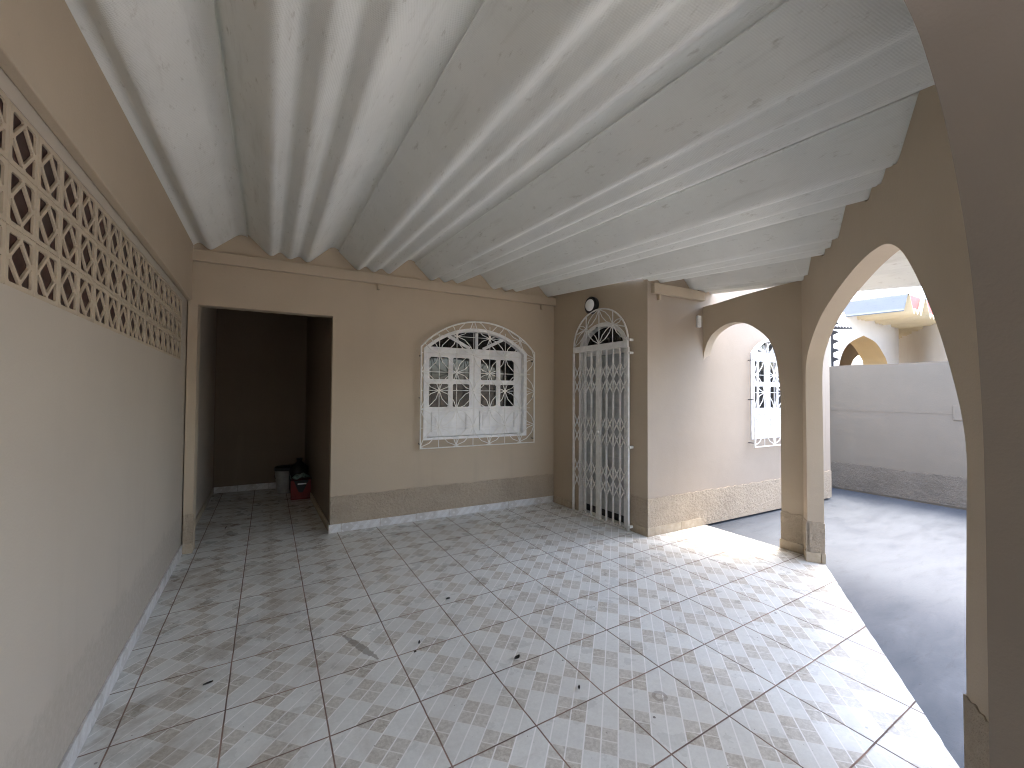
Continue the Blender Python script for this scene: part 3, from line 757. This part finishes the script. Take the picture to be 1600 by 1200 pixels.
# switch box
WB = FS @ Matrix.Translation((.885, 0, 2.60))
sb = empty('sensor_box', WB.translation, 'small white plastic sensor box high on the pale wall beside the small arch', 'sensor')
bm = bmesh.new(); box(bm, (-.032, -.035, -.075), (.032, -.0005, .075)); link('case', bm, M['white'], sb, WB, 40, .01)
bm = bmesh.new(); box(bm, (-.014, -.041, -.03), (.014, -.0352, .02)); link('lens', bm, M['lampglass'], sb, WB, 40, .003)
# things left in the dark passage
bk = empty('paint_bucket', (.27, 7.85, 0), 'white plastic bucket with dark lid behind the red box in the passage', 'bucket')
WK = Matrix.Translation((.27, 7.85, 0))
bm = bmesh.new(); lathe(bm, [(.0, .004), (.125, .004), (.15, .36), (.156, .36), (.156, .375), (.0, .375)], 28); link('pail', bm, M['pail'], bk, WK, 40)
bm = bmesh.new(); lathe(bm, [(.0, .376), (.163, .376), (.165, .42), (.15, .432), (.0, .432)], 28); link('lid', bm, M['black'], bk, WK, 40)
bm = bmesh.new(); tube(bm, [(.16*math.cos(a), -.02 - .03*math.sin(a), .30 - .1*math.sin(a)) for a in [math.pi*i/12 for i in range(13)]], .004, 6); link('handle', bm, M['iron'], bk, WK, 60)
rb = empty('red_box', (.47, 7.30, 0), 'open red and black box with lettering on the floor of the dark passage', 'box')
WR = Matrix.Translation((.47, 7.30, 0)) @ Matrix.Rotation(R(-4), 4, 'Z')
bm = bmesh.new(); box(bm, (-.14, -.10, .004), (.14, .10, .30)); link('carton', bm, M['red'], rb, WR, 40, .004)
bm = bmesh.new(); prism(bm, [[(-.10, .299), (.11, .299), (.03, .12), (.0, .11), (-.03, .12)]], -.104, -.1005); link('print', bm, M['black'], rb, WR)
bm = bmesh.new()
for a, b, z in ((-.045, .075, .235),): box(bm, (a, -.105, z), (b, -.1005, z + .018))
link('lettering', bm, M['white'], rb, WR)
for s in (-1, 1):
    bm = bmesh.new(); prism(bm, [[(s*.14, .301), (s*.17, .40), (s*.165, .405), (s*.134, .301)]], -.09, .09); link('flap', bm, M['black'], rb, WR)
rg = prop(bpy.data.objects.new('cleaning_rag', None), 'pale teal crumpled rag lying on top of the red box', 'rag'); COL.objects.link(rg); rg.location = (.47, 7.28, .30)
bm = bmesh.new(); bmesh.ops.create_grid(bm, x_segments=16, y_segments=12, size=.5)
for v in bm.verts:
    x, y = v.co.x, v.co.y; v.co = Vector((x*.24, y*.17, .012 + .05*(1 - (2*x)**2)*(1 - (2*y)**2) + .02*math.sin(9*x + 4*y)*math.cos(8*y - 3*x) + .02))
link('cloth', bm, M['teal'], rg, Matrix.Translation((.47, 7.28, .302)), 180)
# black sack behind
bg = prop(bpy.data.objects.new('black_sack', None), 'black plastic sack slumped in the passage corner behind the red box', 'sack'); COL.objects.link(bg); bg.location = (.47, 7.72, 0)
bm = bmesh.new(); lathe(bm, [(.0, .003), (.13, .003), (.155, .08), (.15, .22), (.155, .34), (.12, .45), (.05, .50), (.035, .53), (.05, .57), (.0, .575)], 26)
for v in bm.verts:
    a = math.atan2(v.co.y, v.co.x); v.co.x *= 1 + .06*math.sin(5*a + 9*v.co.z); v.co.y *= 1 + .06*math.cos(4*a - 12*v.co.z)
link('sack_body', bm, M['black'], bg, Matrix.Translation((.47, 7.72, 0)), 60)

# dry leaves and litter on the tiles
def leaf(name, x, y, rz, L, w, curl, label, cat='leaf', group='dry leaves on the tiles'):
    bm = bmesh.new(); n = 8; A, B, Cc = [], [], []; L *= .82; w *= .8
    for i in range(n + 1):
        t = i / n; ww = w * math.sin(math.pi * min(.97, max(.04, t)))**.8; z = .004 + curl * (2*t - 1)**2
        jx = .1 * L * math.sin(4*t)
        A.append(bm.verts.new((L*(t - .5), -ww + jx*.3, z + .006))); B.append(bm.verts.new((L*(t - .5), jx*.3, z))); Cc.append(bm.verts.new((L*(t - .5), ww + jx*.3, z + .007)))
    for i in range(n):
        bm.faces.new((A[i], A[i+1], B[i+1], B[i])); bm.faces.new((B[i], B[i+1], Cc[i+1], Cc[i]))
    r_ = bmesh.ops.solidify(bm, geom=bm.faces[:], thickness=.0015)
    o = link(name, bm, M['leaf'], None, Matrix.Translation((x, y, .001)) @ Matrix.Rotation(rz, 4, 'Z'), 60)
    return prop(o, label, cat, group)
leaf('dry_leaf', 1.372, 2.241, .4, .06, .017, .008, 'largest dark curled leaf on the tiles at mid floor')
leaf('dry_leaf', 1.277, 3.157, 0, .042, .016, .002, 'black oval leaf flat on the tiles before the window')
leaf('dry_leaf', .892, 2.701, 1.2, .05, .009, .003, 'thin dark leaf beside a grout line, next to a round speck')
leaf('dry_leaf', .839, 2.62, .2, .022, .009, .001, 'tiny round dark leaf beside the thin leaf')
leaf('dry_leaf', 1.538, 1.841, .9, .045, .008, .003, 'thin dark leaf nearest the bottom centre of the floor')
leaf('dry_leaf', -.413, 6.122, 1.5, .16, .008, .004, 'long thin dark strip of leaf in the mouth of the passage')
leaf('dry_leaf', -.266, 2.926, .3, .055, .010, .003, 'curled dark leaf on the tiles near the left wall')

# ------------------------------------------------------------------ camera, light, render
f_px, yaw, pitch, roll = 645.43, .533187452, .0229730488, .0061480309
fw = Vector((math.sin(yaw)*math.cos(pitch), math.cos(yaw)*math.cos(pitch), math.sin(pitch)))
r0 = Vector((math.cos(yaw), -math.sin(yaw), 0)); u0 = r0.cross(fw)
rr = math.cos(roll)*r0 + math.sin(roll)*u0; uu = -math.sin(roll)*r0 + math.cos(roll)*u0
cam = bpy.data.cameras.new('camera'); cam.sensor_width = 36; cam.sensor_fit = 'HORIZONTAL'; cam.lens = f_px/1600*36
cam.clip_start = .02; cam.clip_end = 2000
co = bpy.data.objects.new('camera', cam); COL.objects.link(co)
m = Matrix((rr, uu, -fw)).transposed().to_4x4(); m.translation = (0, 0, 1.6643); co.matrix_world = m
sc.camera = co

EL, AZ = R(72), R(3)                                          # direction towards the sun, AZ from +X to +Y
sd = Vector((math.cos(EL)*math.cos(AZ), math.cos(EL)*math.sin(AZ), math.sin(EL)))
sun = bpy.data.lights.new('sun', 'SUN'); sun.energy = .5; sun.angle = R(16); sun.color = (1, .94, .85)
so = bpy.data.objects.new('sun', sun); COL.objects.link(so); so.location = (6, 2, 8); so.rotation_euler = sd.to_track_quat('Z', 'Y').to_euler()
w = bpy.data.worlds.new('World'); sc.world = w; w.use_nodes = True
nt = w.node_tree; bgk = nt.nodes['Background']
sky = nt.nodes.new('ShaderNodeTexSky'); sky.sky_type = 'NISHITA'; sky.sun_disc = False
sky.sun_elevation = EL; sky.sun_rotation = math.pi/2 - AZ; sky.air_density = 1.0; sky.dust_density = 4.2; sky.ozone_density = 1.0
nt.links.new(sky.outputs[0], bgk.inputs[0]); bgk.inputs[1].default_value = .15
sc.view_settings.view_transform = 'Standard'; sc.view_settings.look = 'None'; sc.view_settings.gamma = 1; sc.view_settings.exposure = 3.38
sc.render.engine = 'CYCLES'
sc.cycles.use_denoising = True; sc.cycles.filter_width = 1.1
sc.cycles.max_bounces = 14; sc.cycles.diffuse_bounces = 9; sc.cycles.glossy_bounces = 4
sc.cycles.sample_clamp_indirect = 10
